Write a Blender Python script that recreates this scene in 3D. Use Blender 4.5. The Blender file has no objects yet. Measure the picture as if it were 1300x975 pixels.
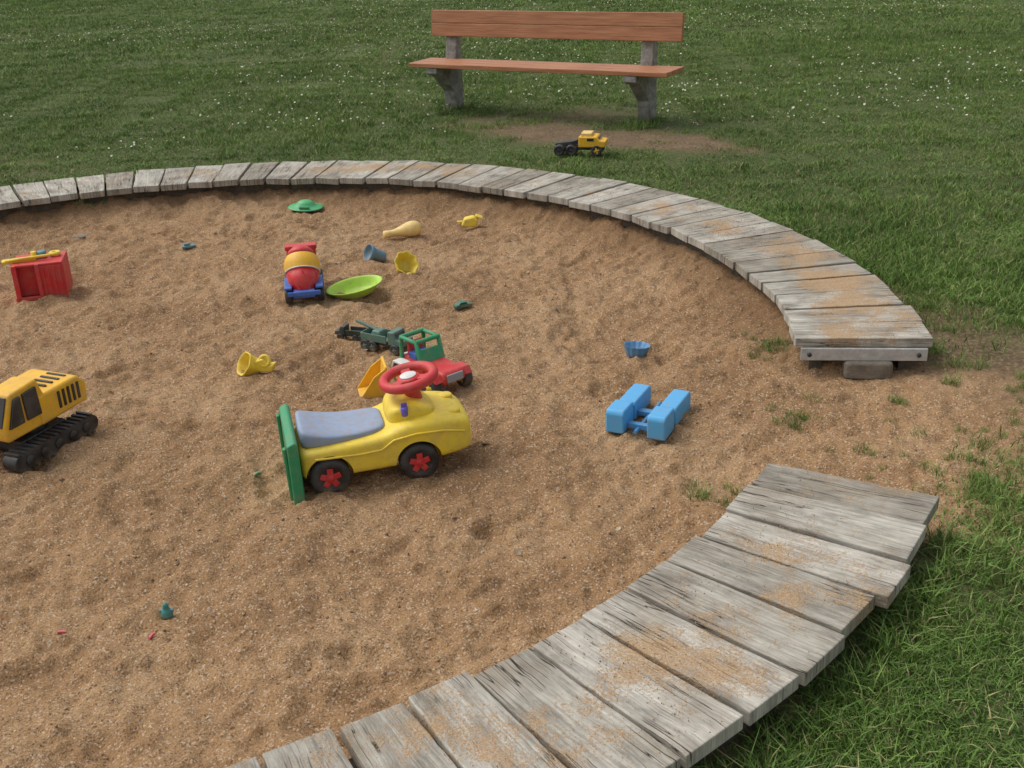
import bpy, bmesh, numpy as np, math, random
from mathutils import Vector, Matrix, Euler
random.seed(7); rng=np.random.default_rng(7)
scene=bpy.context.scene
COL=scene.collection
D=math.radians
CX,CY=-1.5543,4.123
# ------------------------------------------------------------------ camera
p,r=0.4073,-0.044
X=Vector((1,0,0));U=Vector((0,math.sin(p),math.cos(p)));F=Vector((0,math.cos(p),-math.sin(p)))
right=X*math.cos(r)+U*math.sin(r); up=-X*math.sin(r)+U*math.cos(r)
M=Matrix((right,up,-F)).transposed().to_4x4(); M.translation=Vector((0,0,1.62))
cd=bpy.data.cameras.new("camera");cd.sensor_width=36;cd.lens=1441.7/1300*36;cd.clip_end=2000;cd.clip_start=0.05
co=bpy.data.objects.new("camera",cd);co.matrix_world=M;COL.objects.link(co);scene.camera=co
# ------------------------------------------------------------------ light
SE,SA=D(55),D(290)
w=bpy.data.worlds.new("World");scene.world=w;w.use_nodes=True
nt=w.node_tree;nt.nodes.clear()
sky=nt.nodes.new("ShaderNodeTexSky");sky.sky_type='NISHITA';sky.sun_disc=False;sky.sun_elevation=SE;sky.sun_rotation=SA;sky.air_density=1.5;sky.dust_density=4
hs=nt.nodes.new("ShaderNodeHueSaturation");hs.inputs['Saturation'].default_value=0.3
bg=nt.nodes.new("ShaderNodeBackground");bg.inputs[1].default_value=0.15
wo=nt.nodes.new("ShaderNodeOutputWorld")
nt.links.new(sky.outputs[0],hs.inputs['Color']);nt.links.new(hs.outputs[0],bg.inputs[0]);nt.links.new(bg.outputs[0],wo.inputs[0])
sl=bpy.data.lights.new("sun",'SUN');sl.energy=1.15;sl.angle=D(36);sl.color=(1,.97,.92)
so=bpy.data.objects.new("sun",sl);COL.objects.link(so)
sd=Vector((math.sin(SA)*math.cos(SE),math.cos(SA)*math.cos(SE),math.sin(SE)))
so.rotation_euler=sd.to_track_quat('Z','Y').to_euler();so.location=sd*30
scene.view_settings.view_transform='Standard';scene.view_settings.look='None';scene.view_settings.exposure=0
# ------------------------------------------------------------------ numpy noise
PT=rng.random((256,256))
def vn(x,y,s=0):
    x=np.asarray(x,float)+s*17.31;y=np.asarray(y,float)+s*9.77
    xi=np.floor(x).astype(int);yi=np.floor(y).astype(int);fx=x-xi;fy=y-yi
    fx=fx*fx*(3-2*fx);fy=fy*fy*(3-2*fy)
    g=lambda a,b:PT[a&255,b&255]
    return (g(xi,yi)*(1-fx)+g(xi+1,yi)*fx)*(1-fy)+(g(xi,yi+1)*(1-fx)+g(xi+1,yi+1)*fx)*fy
def fbm(x,y,o,s=0):
    a=0;amp=1;t=0
    for i in range(o):
        a=a+amp*(vn(x*2**i*math.cos(.6)+y*2**i*math.sin(.6),y*2**i*math.cos(.6)-x*2**i*math.sin(.6),s+i*3)-.5);t+=amp;amp*=.5
    return a/t*2
def ss(a,b,x):
    t=np.clip((x-a)/(b-a),0,1);return t*t*(3-2*t)
def polar(x,y):
    dx=x-CX;dy=y-CY
    return np.hypot(dx,dy),np.degrees(np.arctan2(dy,dx))
def opening(th): return ss(-32,-27,th)*(1-ss(-9,-5,th))
def sandamt(x,y):
    R,th=polar(x,y);o=opening(th)
    Rn=R+fbm(x*2.3,y*2.3,4,5)*.5
    return np.maximum(1-ss(2.8,2.9,R),o*(1-ss(2.95,3.7,Rn)))
FOOT=[]
for i in range(380):
    a=rng.random()*2*math.pi;q=2.45*math.sqrt(rng.random())
    FOOT.append((CX+q*math.cos(a),CY+q*math.sin(a),rng.random()*math.pi,rng.uniform(.04,.13),rng.uniform(.035,.06),rng.uniform(-.022,.008)))
def hz(x,y):
    x=np.asarray(x,float);y=np.asarray(y,float)
    R,th=polar(x,y);o=opening(th)
    s=sandamt(x,y)
    t=1-ss(2.3,2.75,R+fbm(x*4,y*4,3,8)*.06)
    t2=1-ss(2.2,3.7,R)
    t=t*(1-o)+t2*o
    n=fbm(x*1.3,y*1.3,3,1)*.026+fbm(x*5,y*5,3,2)*.026
    rg=1-np.abs(fbm(x*8,y*8,3,13))*2
    n=n+rg*.012
    lawn=fbm(x*.6,y*.6,3,4)*.015+fbm(x*6,y*6,2,4)*.006
    ins=-.055+n
    z=(lawn*(1-s)+s*(n*.4))*(1-t)+ins*t
    far=(1-o)*ss(-12,0,np.where(th<-100,90,th))
    z=z+(.034*far+.02*(1-o))*np.exp(-((R-2.72)/.16)**2)*(1+.6*fbm(x*6,y*6,3,19))
    return z
def hzf(x,y):
    z=hz(x,y)
    for fx,fy,a,l,w_,d in FOOT:
        m=(np.abs(x-fx)<.3)&(np.abs(y-fy)<.3)
        if not m.any(): continue
        xx=x[m]-fx;yy=y[m]-fy;u=xx*math.cos(a)+yy*math.sin(a);v=-xx*math.sin(a)+yy*math.cos(a)
        wob=fbm(x[m]*14,y[m]*14,2,33)*.5
        q=np.sqrt((u/l)**2+(v/w_)**2)+wob
        z[m]+=d*np.exp(-np.abs(q)**4)+np.abs(d)*.35*np.exp(-((q-1.35)/.3)**2)
    s=sandamt(x,y)
    lump=np.clip(fbm(x*24,y*24,2,14),-.2,1)
    z+=s*(fbm(x*15,y*15,3,3)*.016+lump*.009+fbm(x*42,y*42,2,11)*.010)
    return z
def gz(x,y): return float(hzf(np.array([float(x)]),np.array([float(y)]))[0])
# ------------------------------------------------------------------ node helpers
class NT:
    def __init__(s,name):
        s.m=bpy.data.materials.new(name);s.m.use_nodes=True;s.t=s.m.node_tree;s.n=s.t.nodes
        s.b=s.n['Principled BSDF'];s.out=s.n['Material Output']
    def new(s,ty,ins={},**kw):
        n=s.n.new(ty)
        for k,v in kw.items(): setattr(n,k,v)
        for k,v in ins.items(): s.put(n.inputs[k],v)
        return n
    def put(s,sock,v):
        if isinstance(v,bpy.types.NodeSocket): s.t.links.new(v,sock)
        else:
            if sock.type=='RGBA' and len(v)==3: v=(*v,1)
            sock.default_value=v
    def pos(s): return s.new('ShaderNodeNewGeometry').outputs['Position']
    def noise(s,vec,scale,detail=4,rough=.6):
        n=s.new('ShaderNodeTexNoise',{'Scale':scale,'Detail':detail,'Roughness':rough});
        if vec is not None:s.put(n.inputs['Vector'],vec)
        return n.outputs['Fac']
    def ramp(s,fac,stops):
        n=s.new('ShaderNodeValToRGB');s.put(n.inputs[0],fac);e=n.color_ramp.elements
        while len(e)<len(stops): e.new(.5)
        for el,(q,c) in zip(e,stops):
            el.position=q;el.color=(*c,1) if hasattr(c,'__len__') else (c,c,c,1)
        return n.outputs[0]
    def mix(s,f,a,b,blend='MIX'):
        n=s.new('ShaderNodeMix',data_type='RGBA',blend_type=blend)
        s.put(n.inputs[0],f);s.put(n.inputs[6],a);s.put(n.inputs[7],b);return n.outputs[2]
    def math(s,op,a,b=0.0,c=None):
        n=s.new('ShaderNodeMath',operation=op);s.put(n.inputs[0],a);s.put(n.inputs[1],b)
        if c is not None:s.put(n.inputs[2],c)
        return n.outputs[0]
    def mapr(s,v,a,b,c=0.0,d=1.0):
        n=s.new('ShaderNodeMapRange');
        for i,q in enumerate((v,a,b,c,d)): s.put(n.inputs[i],q)
        return n.outputs[0]
    def attr(s,name,out='Fac'): return s.new('ShaderNodeAttribute',attribute_name=name).outputs[out]
    def bump(s,h,dist,strength=1,normal=None):
        n=s.new('ShaderNodeBump',{'Height':h,'Distance':dist,'Strength':strength})
        if normal is not None:s.put(n.inputs['Normal'],normal)
        return n.outputs[0]
    def fin(s,col,rough=.8,normal=None,spec=None):
        s.put(s.b.inputs['Base Color'],col);s.put(s.b.inputs['Roughness'],rough)
        if normal is not None:s.put(s.b.inputs['Normal'],normal)
        if spec is not None:s.b.inputs['Specular IOR Level'].default_value=spec
        return s.m
def sandcol(g,P,full=True):
    if not full:
        return g.ramp(g.noise(P,230,2,.75),[(.3,(.25,.15,.075)),(.5,(.41,.265,.14)),(.72,(.56,.39,.23))])
    a=g.ramp(g.noise(P,1.7,4,.65),[(.3,(.27,.155,.075)),(.5,(.375,.225,.112)),(.72,(.47,.305,.165))])
    fine=g.ramp(g.noise(P,210,2,.75),[(.3,.58),(.5,1.0),(.72,1.3)])
    a=g.mix(1.0,a,fine,'MULTIPLY')
    v=g.new('ShaderNodeTexVoronoi',{'Vector':P,'Scale':220.0});
    sp=g.new('ShaderNodeSeparateColor',{0:v.outputs['Color']})
    a=g.mix(g.mapr(sp.outputs[0],.88,.93,0,.75),a,(.60,.47,.34))
    a=g.mix(g.mapr(sp.outputs[1],.90,.94,0,.75),a,(.15,.09,.055))
    return a
# ground materials
def groundmat(name,full):
    g=NT(name);P=g.pos()
    soil=g.ramp(g.noise(P,7,3,.7),[(.3,(.085,.055,.03)),(.7,(.20,.135,.078))])
    soil=g.mix(g.mapr(g.noise(P,60,2),.45,.75),soil,(.32,.235,.145))
    green=g.ramp(g.noise(P,45,4,.75),[(.32,(.03,.05,.014)),(.5,(.08,.115,.035)),(.62,(.15,.12,.06)),(.72,(.26,.21,.12))])
    col=g.mix(g.attr("green"),soil,green)
    if full:
        sc=sandcol(g,P)
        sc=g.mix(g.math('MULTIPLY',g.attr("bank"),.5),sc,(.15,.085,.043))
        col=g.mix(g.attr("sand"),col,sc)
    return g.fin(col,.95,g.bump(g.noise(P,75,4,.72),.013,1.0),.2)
GROUND=groundmat("sand_mat",True);LAWN=groundmat("lawn_mat",False)
# ------------------------------------------------------------------ ground sheet
def axis(a,b,d):
    c=list(np.arange(a,b+d/2,d));lo=[];s=.04;q=a
    while q>-450: q-=s;lo.append(q);s*=1.28
    hi=[];s=.04;q=c[-1]
    while q<450: q+=s;hi.append(q);s*=1.28
    return np.array(lo[::-1]+c+hi)
def greenness(x,y):
    d=np.hypot((x-1.1)*1.0,(y-3.45)*.9)
    gr=ss(.35,1.1,d+fbm(x*1.7,y*1.7,4,21)*.6)
    be=((x-.75)*.861-(y-8.1)*.509)/1.35; bp=((x-.75)*.509+(y-8.1)*.861)/.42
    q=np.sqrt(be**2+bp**2)+fbm(x*2,y*2,4,23)*.35
    gr=gr*ss(.55,1.05,q)
    q3=np.hypot((x-.344)/1.1,(y-9.0)/.35)+fbm(x*3,y*3,3,24)*.4
    gr=gr*(.35+.65*ss(.5,1.1,q3))
    n=fbm(x*1.9,y*1.9,4,29)
    nearp=ss(5.5,4.5,y)
    gr=gr*(1-nearp*(1-ss(-.30,.0,n))*.7)
    gr=gr*(1-.25*(1-nearp)*(1-ss(-.62,-.4,fbm(x*.8,y*.8,4,31)))) 
    return gr
xs=axis(-4.7,1.95,.011);ys=axis(.9,7.3,.011)
GX,GY=np.meshgrid(xs,ys);gx=GX.ravel();gy=GY.ravel()
near=(np.abs(gx)<60)&(np.abs(gy)<60)
gzv=np.zeros_like(gx);gzv[near]=hzf(gx[near],gy[near])
nx,ny=len(xs),len(ys)
i=np.arange(nx-1);j=np.arange(ny-1);I,J=np.meshgrid(i,j)
q0=(J*nx+I).ravel();quads=np.stack([q0,q0+1,q0+nx+1,q0+nx],1)
sa=sandamt(gx,gy);Rr,Th=polar(gx,gy)
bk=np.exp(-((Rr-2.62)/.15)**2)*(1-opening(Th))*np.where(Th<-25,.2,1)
grn=greenness(gx,gy)
cxm=(gx[quads[:,0]]+gx[quads[:,2]])/2;cym=(gy[quads[:,0]]+gy[quads[:,2]])/2
Rm,Tm=polar(cxm,cym)
issand=(Rm<2.95)|((opening(Tm)>.02)&(Rm<4.3))
def mesh_np(name,V,Fq,attrs,mat,smooth=True):
    used=np.unique(Fq);mp=np.full(len(V),-1);mp[used]=np.arange(len(used))
    me=bpy.data.meshes.new(name);V2=V[used];F2=mp[Fq]
    me.vertices.add(len(V2));me.vertices.foreach_set('co',V2.ravel())
    k=F2.shape[1];me.loops.add(F2.size);me.loops.foreach_set('vertex_index',F2.ravel().astype(np.int32))
    me.polygons.add(len(F2));me.polygons.foreach_set('loop_start',np.arange(0,F2.size,k,dtype=np.int32))
    me.polygons.foreach_set('loop_total',np.full(len(F2),k,dtype=np.int32))
    me.polygons.foreach_set('use_smooth',np.full(len(F2),smooth))
    for a,v in attrs.items():
        at=me.attributes.new(a,'FLOAT','POINT');at.data.foreach_set('value',v[used].astype(np.float32))
    me.update(calc_edges=True);me.materials.append(mat)
    ob=bpy.data.objects.new(name,me);COL.objects.link(ob);return ob
V=np.stack([gx,gy,gzv],1)
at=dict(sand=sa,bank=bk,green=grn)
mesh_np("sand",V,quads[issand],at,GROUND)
mesh_np("lawn_ground",V,quads[~issand],at,LAWN)
# ------------------------------------------------------------------ basic builders
def link(ob,parent=None):
    COL.objects.link(ob)
    if parent: ob.parent=parent
    return ob
def empty(name,loc=(0,0,0),rot=(0,0,0),sc=1):
    e=bpy.data.objects.new(name,None);e.empty_display_size=.1;e.location=loc;e.rotation_euler=rot;e.scale=(sc,)*3;COL.objects.link(e);return e
def fromdata(name,vs,fs,mat,parent,smooth=True,bevel=0,seg=3,sub=0,loc=(0,0,0),rot=(0,0,0)):
    me=bpy.data.meshes.new(name);me.from_pydata([tuple(v) for v in vs],[],fs);
    bm=bmesh.new();bm.from_mesh(me);bmesh.ops.recalc_face_normals(bm,faces=bm.faces);bm.to_mesh(me);bm.free()
    for pl in me.polygons: pl.use_smooth=smooth
    me.materials.append(mat);ob=bpy.data.objects.new(name,me);ob.location=loc;ob.rotation_euler=rot;link(ob,parent)
    if bevel:
        b=ob.modifiers.new('b','BEVEL');b.width=bevel;b.segments=seg;b.limit_method='ANGLE';b.angle_limit=D(35)
        wn=ob.modifiers.new('w','WEIGHTED_NORMAL')
    if sub:
        s=ob.modifiers.new('s','SUBSURF');s.levels=sub;s.render_levels=sub
    return ob
def box(pa,name,c,s,mat,bevel=.004,rot=(0,0,0),taper=1.0):
    x,y,z=s[0]/2,s[1]/2,s[2]/2
    vs=[(a*x*(taper if c_>0 else 1),b*y*(taper if c_>0 else 1),c_*z) for c_ in(-1,1) for b in(-1,1) for a in(-1,1)]
    fs=[(0,1,3,2),(4,5,7,6),(0,1,5,4),(2,3,7,6),(0,2,6,4),(1,3,7,5)]
    return fromdata(name,vs,fs,mat,pa,bevel=bevel,loc=c,rot=rot)
def prof(pa,name,pts,y0,y1,mat,bevel=.004,loc=(0,0,0),rot=(0,0,0),seg=3):
    n=len(pts);vs=[(a,y0,b) for a,b in pts]+[(a,y1,b) for a,b in pts]
    fs=[tuple(range(n)),tuple(range(n,2*n))]+[(i,(i+1)%n,n+(i+1)%n,n+i) for i in range(n)]
    return fromdata(name,vs,fs,mat,pa,bevel=bevel,loc=loc,rot=rot,seg=seg)
def lathe(pa,name,pr,mat,loc=(0,0,0),rot=(0,0,0),n=32,sub=0,flute=0,fn=10,cap=True):
    vs=[];fs=[]
    for k,(rr,z) in enumerate(pr):
        for i in range(n):
            a=2*math.pi*i/n;q=rr*(1+flute*math.cos(fn*a))
            vs.append((q*math.cos(a),q*math.sin(a),z))
    for k in range(len(pr)-1):
        for i in range(n): fs.append((k*n+i,k*n+(i+1)%n,(k+1)*n+(i+1)%n,(k+1)*n+i))
    if cap: fs.append(tuple(range(n)));fs.append(tuple((len(pr)-1)*n+i for i in range(n)))
    return fromdata(name,vs,fs,mat,pa,loc=loc,rot=rot,sub=sub)
def cyl(pa,name,c,rr,dep,mat,axis='z',bevel=.002,n=28,r2=None,rot=None):
    r2=rr if r2 is None else r2;h=dep/2;b=min(bevel,h*.4)
    pr=[(rr-b,-h),(rr,-h+b),(r2,h-b),(r2-b,h)]
    ro=rot or {'z':(0,0,0),'y':(D(90),0,0),'x':(0,D(90),0)}[axis]
    ob=lathe(pa,name,pr,mat,c,ro,n)
    e=ob.modifiers.new('e','EDGE_SPLIT');e.split_angle=D(50);return ob
def torus(pa,name,c,R_,r_,mat,rot=(0,0,0),n=40,m=14,sy=1):
    vs=[];fs=[]
    for i in range(n):
        a=2*math.pi*i/n
        for j in range(m):
            b=2*math.pi*j/m;q=R_+r_*math.cos(b);vs.append((q*math.cos(a),q*math.sin(a)*sy,r_*math.sin(b)))
    for i in range(n):
        for j in range(m): fs.append((i*m+j,((i+1)%n)*m+j,((i+1)%n)*m+(j+1)%m,i*m+(j+1)%m))
    return fromdata(name,vs,fs,mat,pa,loc=c,rot=rot)
def tube(pa,name,pts,rad,mat,closed=False):
    cu=bpy.data.curves.new(name,'CURVE');cu.dimensions='3D';cu.bevel_depth=rad;cu.bevel_resolution=4;cu.use_fill_caps=True
    sp=cu.splines.new('POLY');sp.points.add(len(pts)-1)
    for q,a in zip(sp.points,pts): q.co=(*a,1)
    sp.use_cyclic_u=closed;sp.use_smooth=True
    cu.materials.append(mat)
    ob=bpy.data.objects.new(name,cu);link(ob,pa);return ob
def loft(pa,name,secs,mat,n=28,e=4.0,sub=1,loc=(0,0,0),rot=(0,0,0)):
    vs=[];fs=[]
    for (x,hw,z0,z1) in secs:
        zc=(z0+z1)/2;hh=(z1-z0)/2
        for i in range(n):
            a=2*math.pi*(i+.5)/n;c,s_=math.cos(a),math.sin(a)
            vs.append((x,hw*math.copysign(abs(c)**(2/e),c),zc+hh*math.copysign(abs(s_)**(2/e),s_)))
    for k in range(len(secs)-1):
        for i in range(n): fs.append((k*n+i,k*n+(i+1)%n,(k+1)*n+(i+1)%n,(k+1)*n+i))
    fs.append(tuple(range(n)));fs.append(tuple((len(secs)-1)*n+i for i in range(n)))
    return fromdata(name,vs,fs,mat,pa,sub=sub,loc=loc,rot=rot)
def boolcut(ob,cutters):
    for c in cutters:
        m=ob.modifiers.new('x','BOOLEAN');m.operation='DIFFERENCE';m.solver='EXACT';m.object=c
    bpy.context.view_layer.update()
    dg=bpy.context.evaluated_depsgraph_get();me=bpy.data.meshes.new_from_object(ob.evaluated_get(dg))
    ob.modifiers.clear();ob.data=me
    for c in cutters: bpy.data.objects.remove(c,do_unlink=True)
    e=ob.modifiers.new('e','EDGE_SPLIT');e.split_angle=D(40)
def plastic(name,c,rough=.48,dust=.28):
    g=NT(name);P=g.pos()
    fade=g.noise(P,14,2)
    c2=tuple(min(1,a*.82+.045) for a in c)
    col=g.mix(g.mapr(fade,.35,.7),c,c2)
    d=g.math('MULTIPLY',g.mapr(g.noise(P,38,3,.7),.45,.72),dust)
    pz=g.new('ShaderNodeSeparateXYZ',{0:P}).outputs[2]
    low=g.math('MULTIPLY',g.mapr(pz,-.015,-.06),g.mapr(g.noise(P,30,2),.35,.65,.05,.7))
    d=g.math('MAXIMUM',d,low)
    col=g.mix(d,col,(.36,.23,.12))
    return g.fin(col,g.mapr(fade,.3,.7,rough-.08,rough+.15),None)
YEL=plastic("yellow_plastic",(.84,.62,.04));YEL2=plastic("orange_yellow_plastic",(.83,.45,.012))
PYEL=plastic("pale_yellow_plastic",(.85,.60,.20));RED=plastic("red_plastic",(.60,.015,.022));DRED=plastic("dark_red_plastic",(.25,.02,.015))
GRN=plastic("green_plastic",(.01,.28,.11));DGRN=plastic("dark_green_plastic",(.02,.11,.07));LIME=plastic("lime_plastic",(.42,.68,.06))
BLU=plastic("blue_plastic",(.02,.12,.48));LBLU=plastic("light_blue_plastic",(.07,.40,.76));SBLU=plastic("slate_blue_plastic",(.27,.35,.50),.55,.5)
TEAL=plastic("teal_plastic",(.05,.22,.28));BLK=plastic("black_plastic",(.012,.012,.013),.5,.10);GLS=plastic("dark_window_plastic",(.02,.022,.025),.2,.05)
WHT=plastic("white_plastic",(.7,.7,.68));GRY=plastic("grey_plastic",(.3,.32,.35));PNK=plastic("pink_plastic",(.75,.05,.15))
MINT=plastic("mint_green_plastic",(.06,.42,.16));KEY=plastic("purple_blue_plastic",(.12,.09,.55))
def wheel(pa,name,c,R_,wd,hub,spokes=5,side=-1):
    b=R_*.14;h=wd/2
    lathe(pa,name+"_tyre",[(R_*.55,-h*.8),(R_*.62,-h),(R_-b,-h),(R_,-h+b),(R_,h-b),(R_-b,h),(R_*.62,h),(R_*.55,h*.8)],BLK,c,(D(90),0,0),36)
    for s in(-1,1):
        yo=c[1]+s*h*.82
        cyl(pa,name+"_hub_%d"%s,(c[0],yo,c[2]),R_*.2,wd*.24,hub,'y')
        for k in range(spokes):
            a=2*math.pi*k/spokes+.3
            box(pa,name+"_spoke_%d_%d"%(s,k),(c[0]+R_*.34*math.cos(a),yo,c[2]+R_*.34*math.sin(a)),(R_*.36,wd*.12,R_*.30),hub,.001,rot=(0,-a,0))
# ------------------------------------------------------------------ weathered boards
g=NT("weathered_wood");P=g.pos();uv=g.new('ShaderNodeUVMap').outputs[0]
sx=g.new('ShaderNodeSeparateXYZ',{0:uv});rn=g.attr("prnd")
def cmb(g,a,b,c): return g.new('ShaderNodeCombineXYZ',{0:a,1:b,2:c}).outputs[0]
u_,v_=sx.outputs[0],sx.outputs[1]
warp=g.math('MULTIPLY',g.noise(cmb(g,u_,v_,g.math('MULTIPLY',rn,31.0)),5,2),.015)
vw=g.math('ADD',v_,warp)
gv=cmb(g,g.math('MULTIPLY',u_,3.0),g.math('MULTIPLY',vw,70.0),g.math('MULTIPLY',rn,40.0))
gr=g.noise(gv,2.2,4,.7)
col=g.ramp(gr,[(.22,(.20,.18,.15)),(.45,(.37,.345,.30)),(.62,(.48,.455,.405)),(.8,(.61,.59,.54))])
tone=g.ramp(rn,[(0,(.70,.68,.64)),(.5,(.95,.94,.91)),(1,(1.13,1.12,1.1))])
col=g.mix(1.0,col,tone,'MULTIPLY')
blot=g.ramp(g.noise(cmb(g,g.math('MULTIPLY',u_,1.0),g.math('MULTIPLY',v_,2.5),g.math('MULTIPLY',rn,13.0)),7,4,.7),[(.3,.55),(.5,1.0),(.7,1.25)])
col=g.mix(1.0,col,blot,'MULTIPLY')
stain=g.mapr(g.noise(P,5,4,.65),.46,.68)
col=g.mix(g.math('MULTIPLY',stain,.55),col,(.20,.155,.105))
cr=g.noise(cmb(g,g.math('MULTIPLY',u_,1.3),g.math('MULTIPLY',vw,26.0),g.math('MULTIPLY',rn,77.0)),1.6,2,.5)
crm=g.mapr(g.math('ABSOLUTE',g.math('SUBTRACT',cr,.5)),0,.015,1,0)
crm=g.math('MULTIPLY',crm,g.mapr(g.noise(P,5,2),.47,.55))
col=g.mix(crm,col,(.03,.024,.018))
sm=g.math('ADD',g.noise(P,3.6,4,.7),g.math('MULTIPLY',g.attr("sandy"),.26))
grainn=g.noise(P,130,2,.8)
smf=g.math('ADD',sm,g.math('MULTIPLY',g.math('SUBTRACT',grainn,.5),.5))
smask=g.mapr(smf,.59,.70)
col=g.mix(g.math('MULTIPLY',smask,.88),col,sandcol(g,P,False))
hh=g.math('SUBTRACT',gr,g.math('MULTIPLY',crm,1.5))
hh=g.math('ADD',hh,g.math('MULTIPLY',smask,grainn))
WOOD=g.fin(col,.85,g.bump(hh,.0022,.85),.25)
g=NT("dark_timber");P=g.pos();DWOOD=g.fin(g.ramp(g.noise(P,20,4,.7),[(.3,(.04,.032,.024)),(.7,(.12,.10,.075))]),.9,g.bump(g.noise(P,60,3),.002))  # dark brown bearer timber, darker than the boards above
g=NT("galvanised_steel");P=g.pos();STEEL=g.fin(g.ramp(g.noise(P,30,5,.7),[(.3,(.38,.38,.37)),(.7,(.6,.6,.59))]),.5,None);STEEL.node_tree.nodes['Principled BSDF'].inputs['Metallic'].default_value=.3
g=NT("concrete");P=g.pos();CONC=g.fin(g.ramp(g.noise(P,16,5,.7),[(.3,(.12,.115,.095)),(.55,(.27,.26,.235)),(.75,(.38,.37,.34))]),.9,g.bump(g.noise(P,70,4),.004))
g=NT("bench_wood");tc=g.new('ShaderNodeTexCoord').outputs['Object'];mp=g.new('ShaderNodeMapping',{'Vector':tc,'Scale':(1.5,30,30)}).outputs[0]
bw=g.noise(mp,2,4,.65)
BW=g.fin(g.ramp(bw,[(.25,(.22,.085,.038)),(.5,(.40,.165,.075)),(.75,(.52,.25,.125))]),.55,g.bump(bw,.002))
g=NT("stone");P=g.pos();STONE=g.fin(g.ramp(g.noise(P,18,5),[(.3,(.12,.10,.075)),(.7,(.26,.22,.17))]),.9,g.bump(g.noise(P,50,4),.006))

TOP=.12;TH=.036
def edging(name,a0,a1,pitch=3.38):
    root=empty(name)
    bm=bmesh.new();uvl=bm.loops.layers.uv.new("UVMap");pr=bm.verts.layers.float.new("prnd");sl_=bm.verts.layers.float.new("sandy")
    sgn=1 if a1>a0 else -1;n=int(abs(a1-a0)/pitch)
    rr=random.Random(int(a0*10)+5)
    for k in range(n):
        gap=.27
        A=a0+sgn*pitch*k;B=A+sgn*(pitch-gap)
        A+=rr.uniform(-.08,.08);B+=rr.uniform(-.08,.08)
        ri=2.605+rr.uniform(-.010,.010);ro=3.075+rr.uniform(-.012,.012)
        dz=rr.uniform(-.003,.003);tilt=rr.uniform(-.004,.004);rd=rr.random();N=16
        ph=rr.uniform(0,6);am=rr.uniform(.02,.07)
        grid=[]
        for s in range(N+1):
            t=s/N;R0=ri+(ro-ri)*t
            row=[]
            for w_,ang in((0,A),(1,B)):
                jit=(rr.uniform(-.0014,.0014)/R0*57)+am*math.sin(ph+t*4+w_)
                th=D(ang+jit);Re=R0+(rr.uniform(-.005,.005) if s in(0,N) else 0)
                x=CX+Re*math.cos(th);y=CY+Re*math.sin(th);z=TOP+dz+(tilt if w_ else -tilt)
                row.append((x,y,z))
            grid.append(row)
        def addv(co,z):
            v=bm.verts.new((co[0],co[1],z));v[pr]=rd
            R1,th=polar(np.array(co[0]),np.array(co[1]))
            v[sl_]=float((.6*math.exp(-((th-10)/28)**2)+.65*math.exp(-((th+44)/12)**2)+.35*(1 if 60<th<100 else 0))*(1.1-1.6*abs((R1-2.86)/.25)**2));return v
        T=[[addv(c,c[2]) for c in row] for row in grid];Bt=[[addv(c,c[2]-TH) for c in row] for row in grid]
        W=.16
        def face(vs,uvs):
            f=bm.faces.new(vs)
            for l,q in zip(f.loops,uvs): l[uvl].uv=q
            return f
        L=ro-ri
        for s in range(N):
            u0=L*s/N;u1=L*(s+1)/N
            face([T[s][0],T[s+1][0],T[s+1][1],T[s][1]],[(u0,0),(u1,0),(u1,W),(u0,W)])
            face([Bt[s][0],Bt[s][1],Bt[s+1][1],Bt[s+1][0]],[(u0,0),(u0,W),(u1,W),(u1,0)])
            face([T[s][0],Bt[s][0],Bt[s+1][0],T[s+1][0]],[(u0,0),(u0,-TH),(u1,-TH),(u1,0)])
            face([T[s][1],T[s+1][1],Bt[s+1][1],Bt[s][1]],[(u0,W),(u1,W),(u1,W+TH),(u0,W+TH)])
        face([T[0][0],T[0][1],Bt[0][1],Bt[0][0]],[(0,0),(0,W),(-.03,W),(-.03,0)])
        face([T[N][0],Bt[N][0],Bt[N][1],T[N][1]],[(L,0),(L+.03,0),(L+.03,W),(L,W)])
    bmesh.ops.recalc_face_normals(bm,faces=bm.faces)
    me=bpy.data.meshes.new("planks");bm.to_mesh(me);bm.free();me.materials.append(WOOD)
    ob=bpy.data.objects.new("planks",me);link(ob,root)
    b=ob.modifiers.new('b','BEVEL');b.width=.003;b.segments=2;b.limit_method='ANGLE';b.angle_limit=D(50)
    for nm,Ra,Rb in(("inner_bearer",2.655,2.70),("outer_bearer",2.97,3.015)):
        vs=[];fs=[];m=160
        for i in range(m+1):
            th=D(a0+sgn*.4+(a1-a0)*i/m*.995)
            for R_,z in((Ra,-.06),(Rb,-.06),(Rb,TOP-TH-.005),(Ra,TOP-TH-.005)): vs.append((CX+R_*math.cos(th),CY+R_*math.sin(th),z))
        for i in range(m):
            for q in range(4): fs.append((i*4+q,i*4+(q+1)%4,i*4+4+(q+1)%4,i*4+4+q))
        fs.append((0,1,2,3));fs.append((m*4,m*4+1,m*4+2,m*4+3))
        fromdata(nm,vs,fs,DWOOD,root,smooth=False)
    return root
def polarpt(R_,th,z): return (CX+R_*math.cos(D(th)),CY+R_*math.sin(D(th)),z)
e1=edging("wooden_plank_edging",-7.4,200)
e2=edging("wooden_plank_edging",-29.5,-158)
br=empty("end_bracket",polarpt(2.84,-7.55,TOP-TH-.026),(0,0,D(-7.55)));br.parent=e1
box(br,"channel",(0,0,0),(.44,.012,.046),STEEL,.002);box(br,"channel_lip",(0,.018,.018),(.44,.034,.004),STEEL,.001)
for s in(-.19,.19): cyl(br,"bolt",(s,-.009,.0),.008,.01,BLK,'y')
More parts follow.
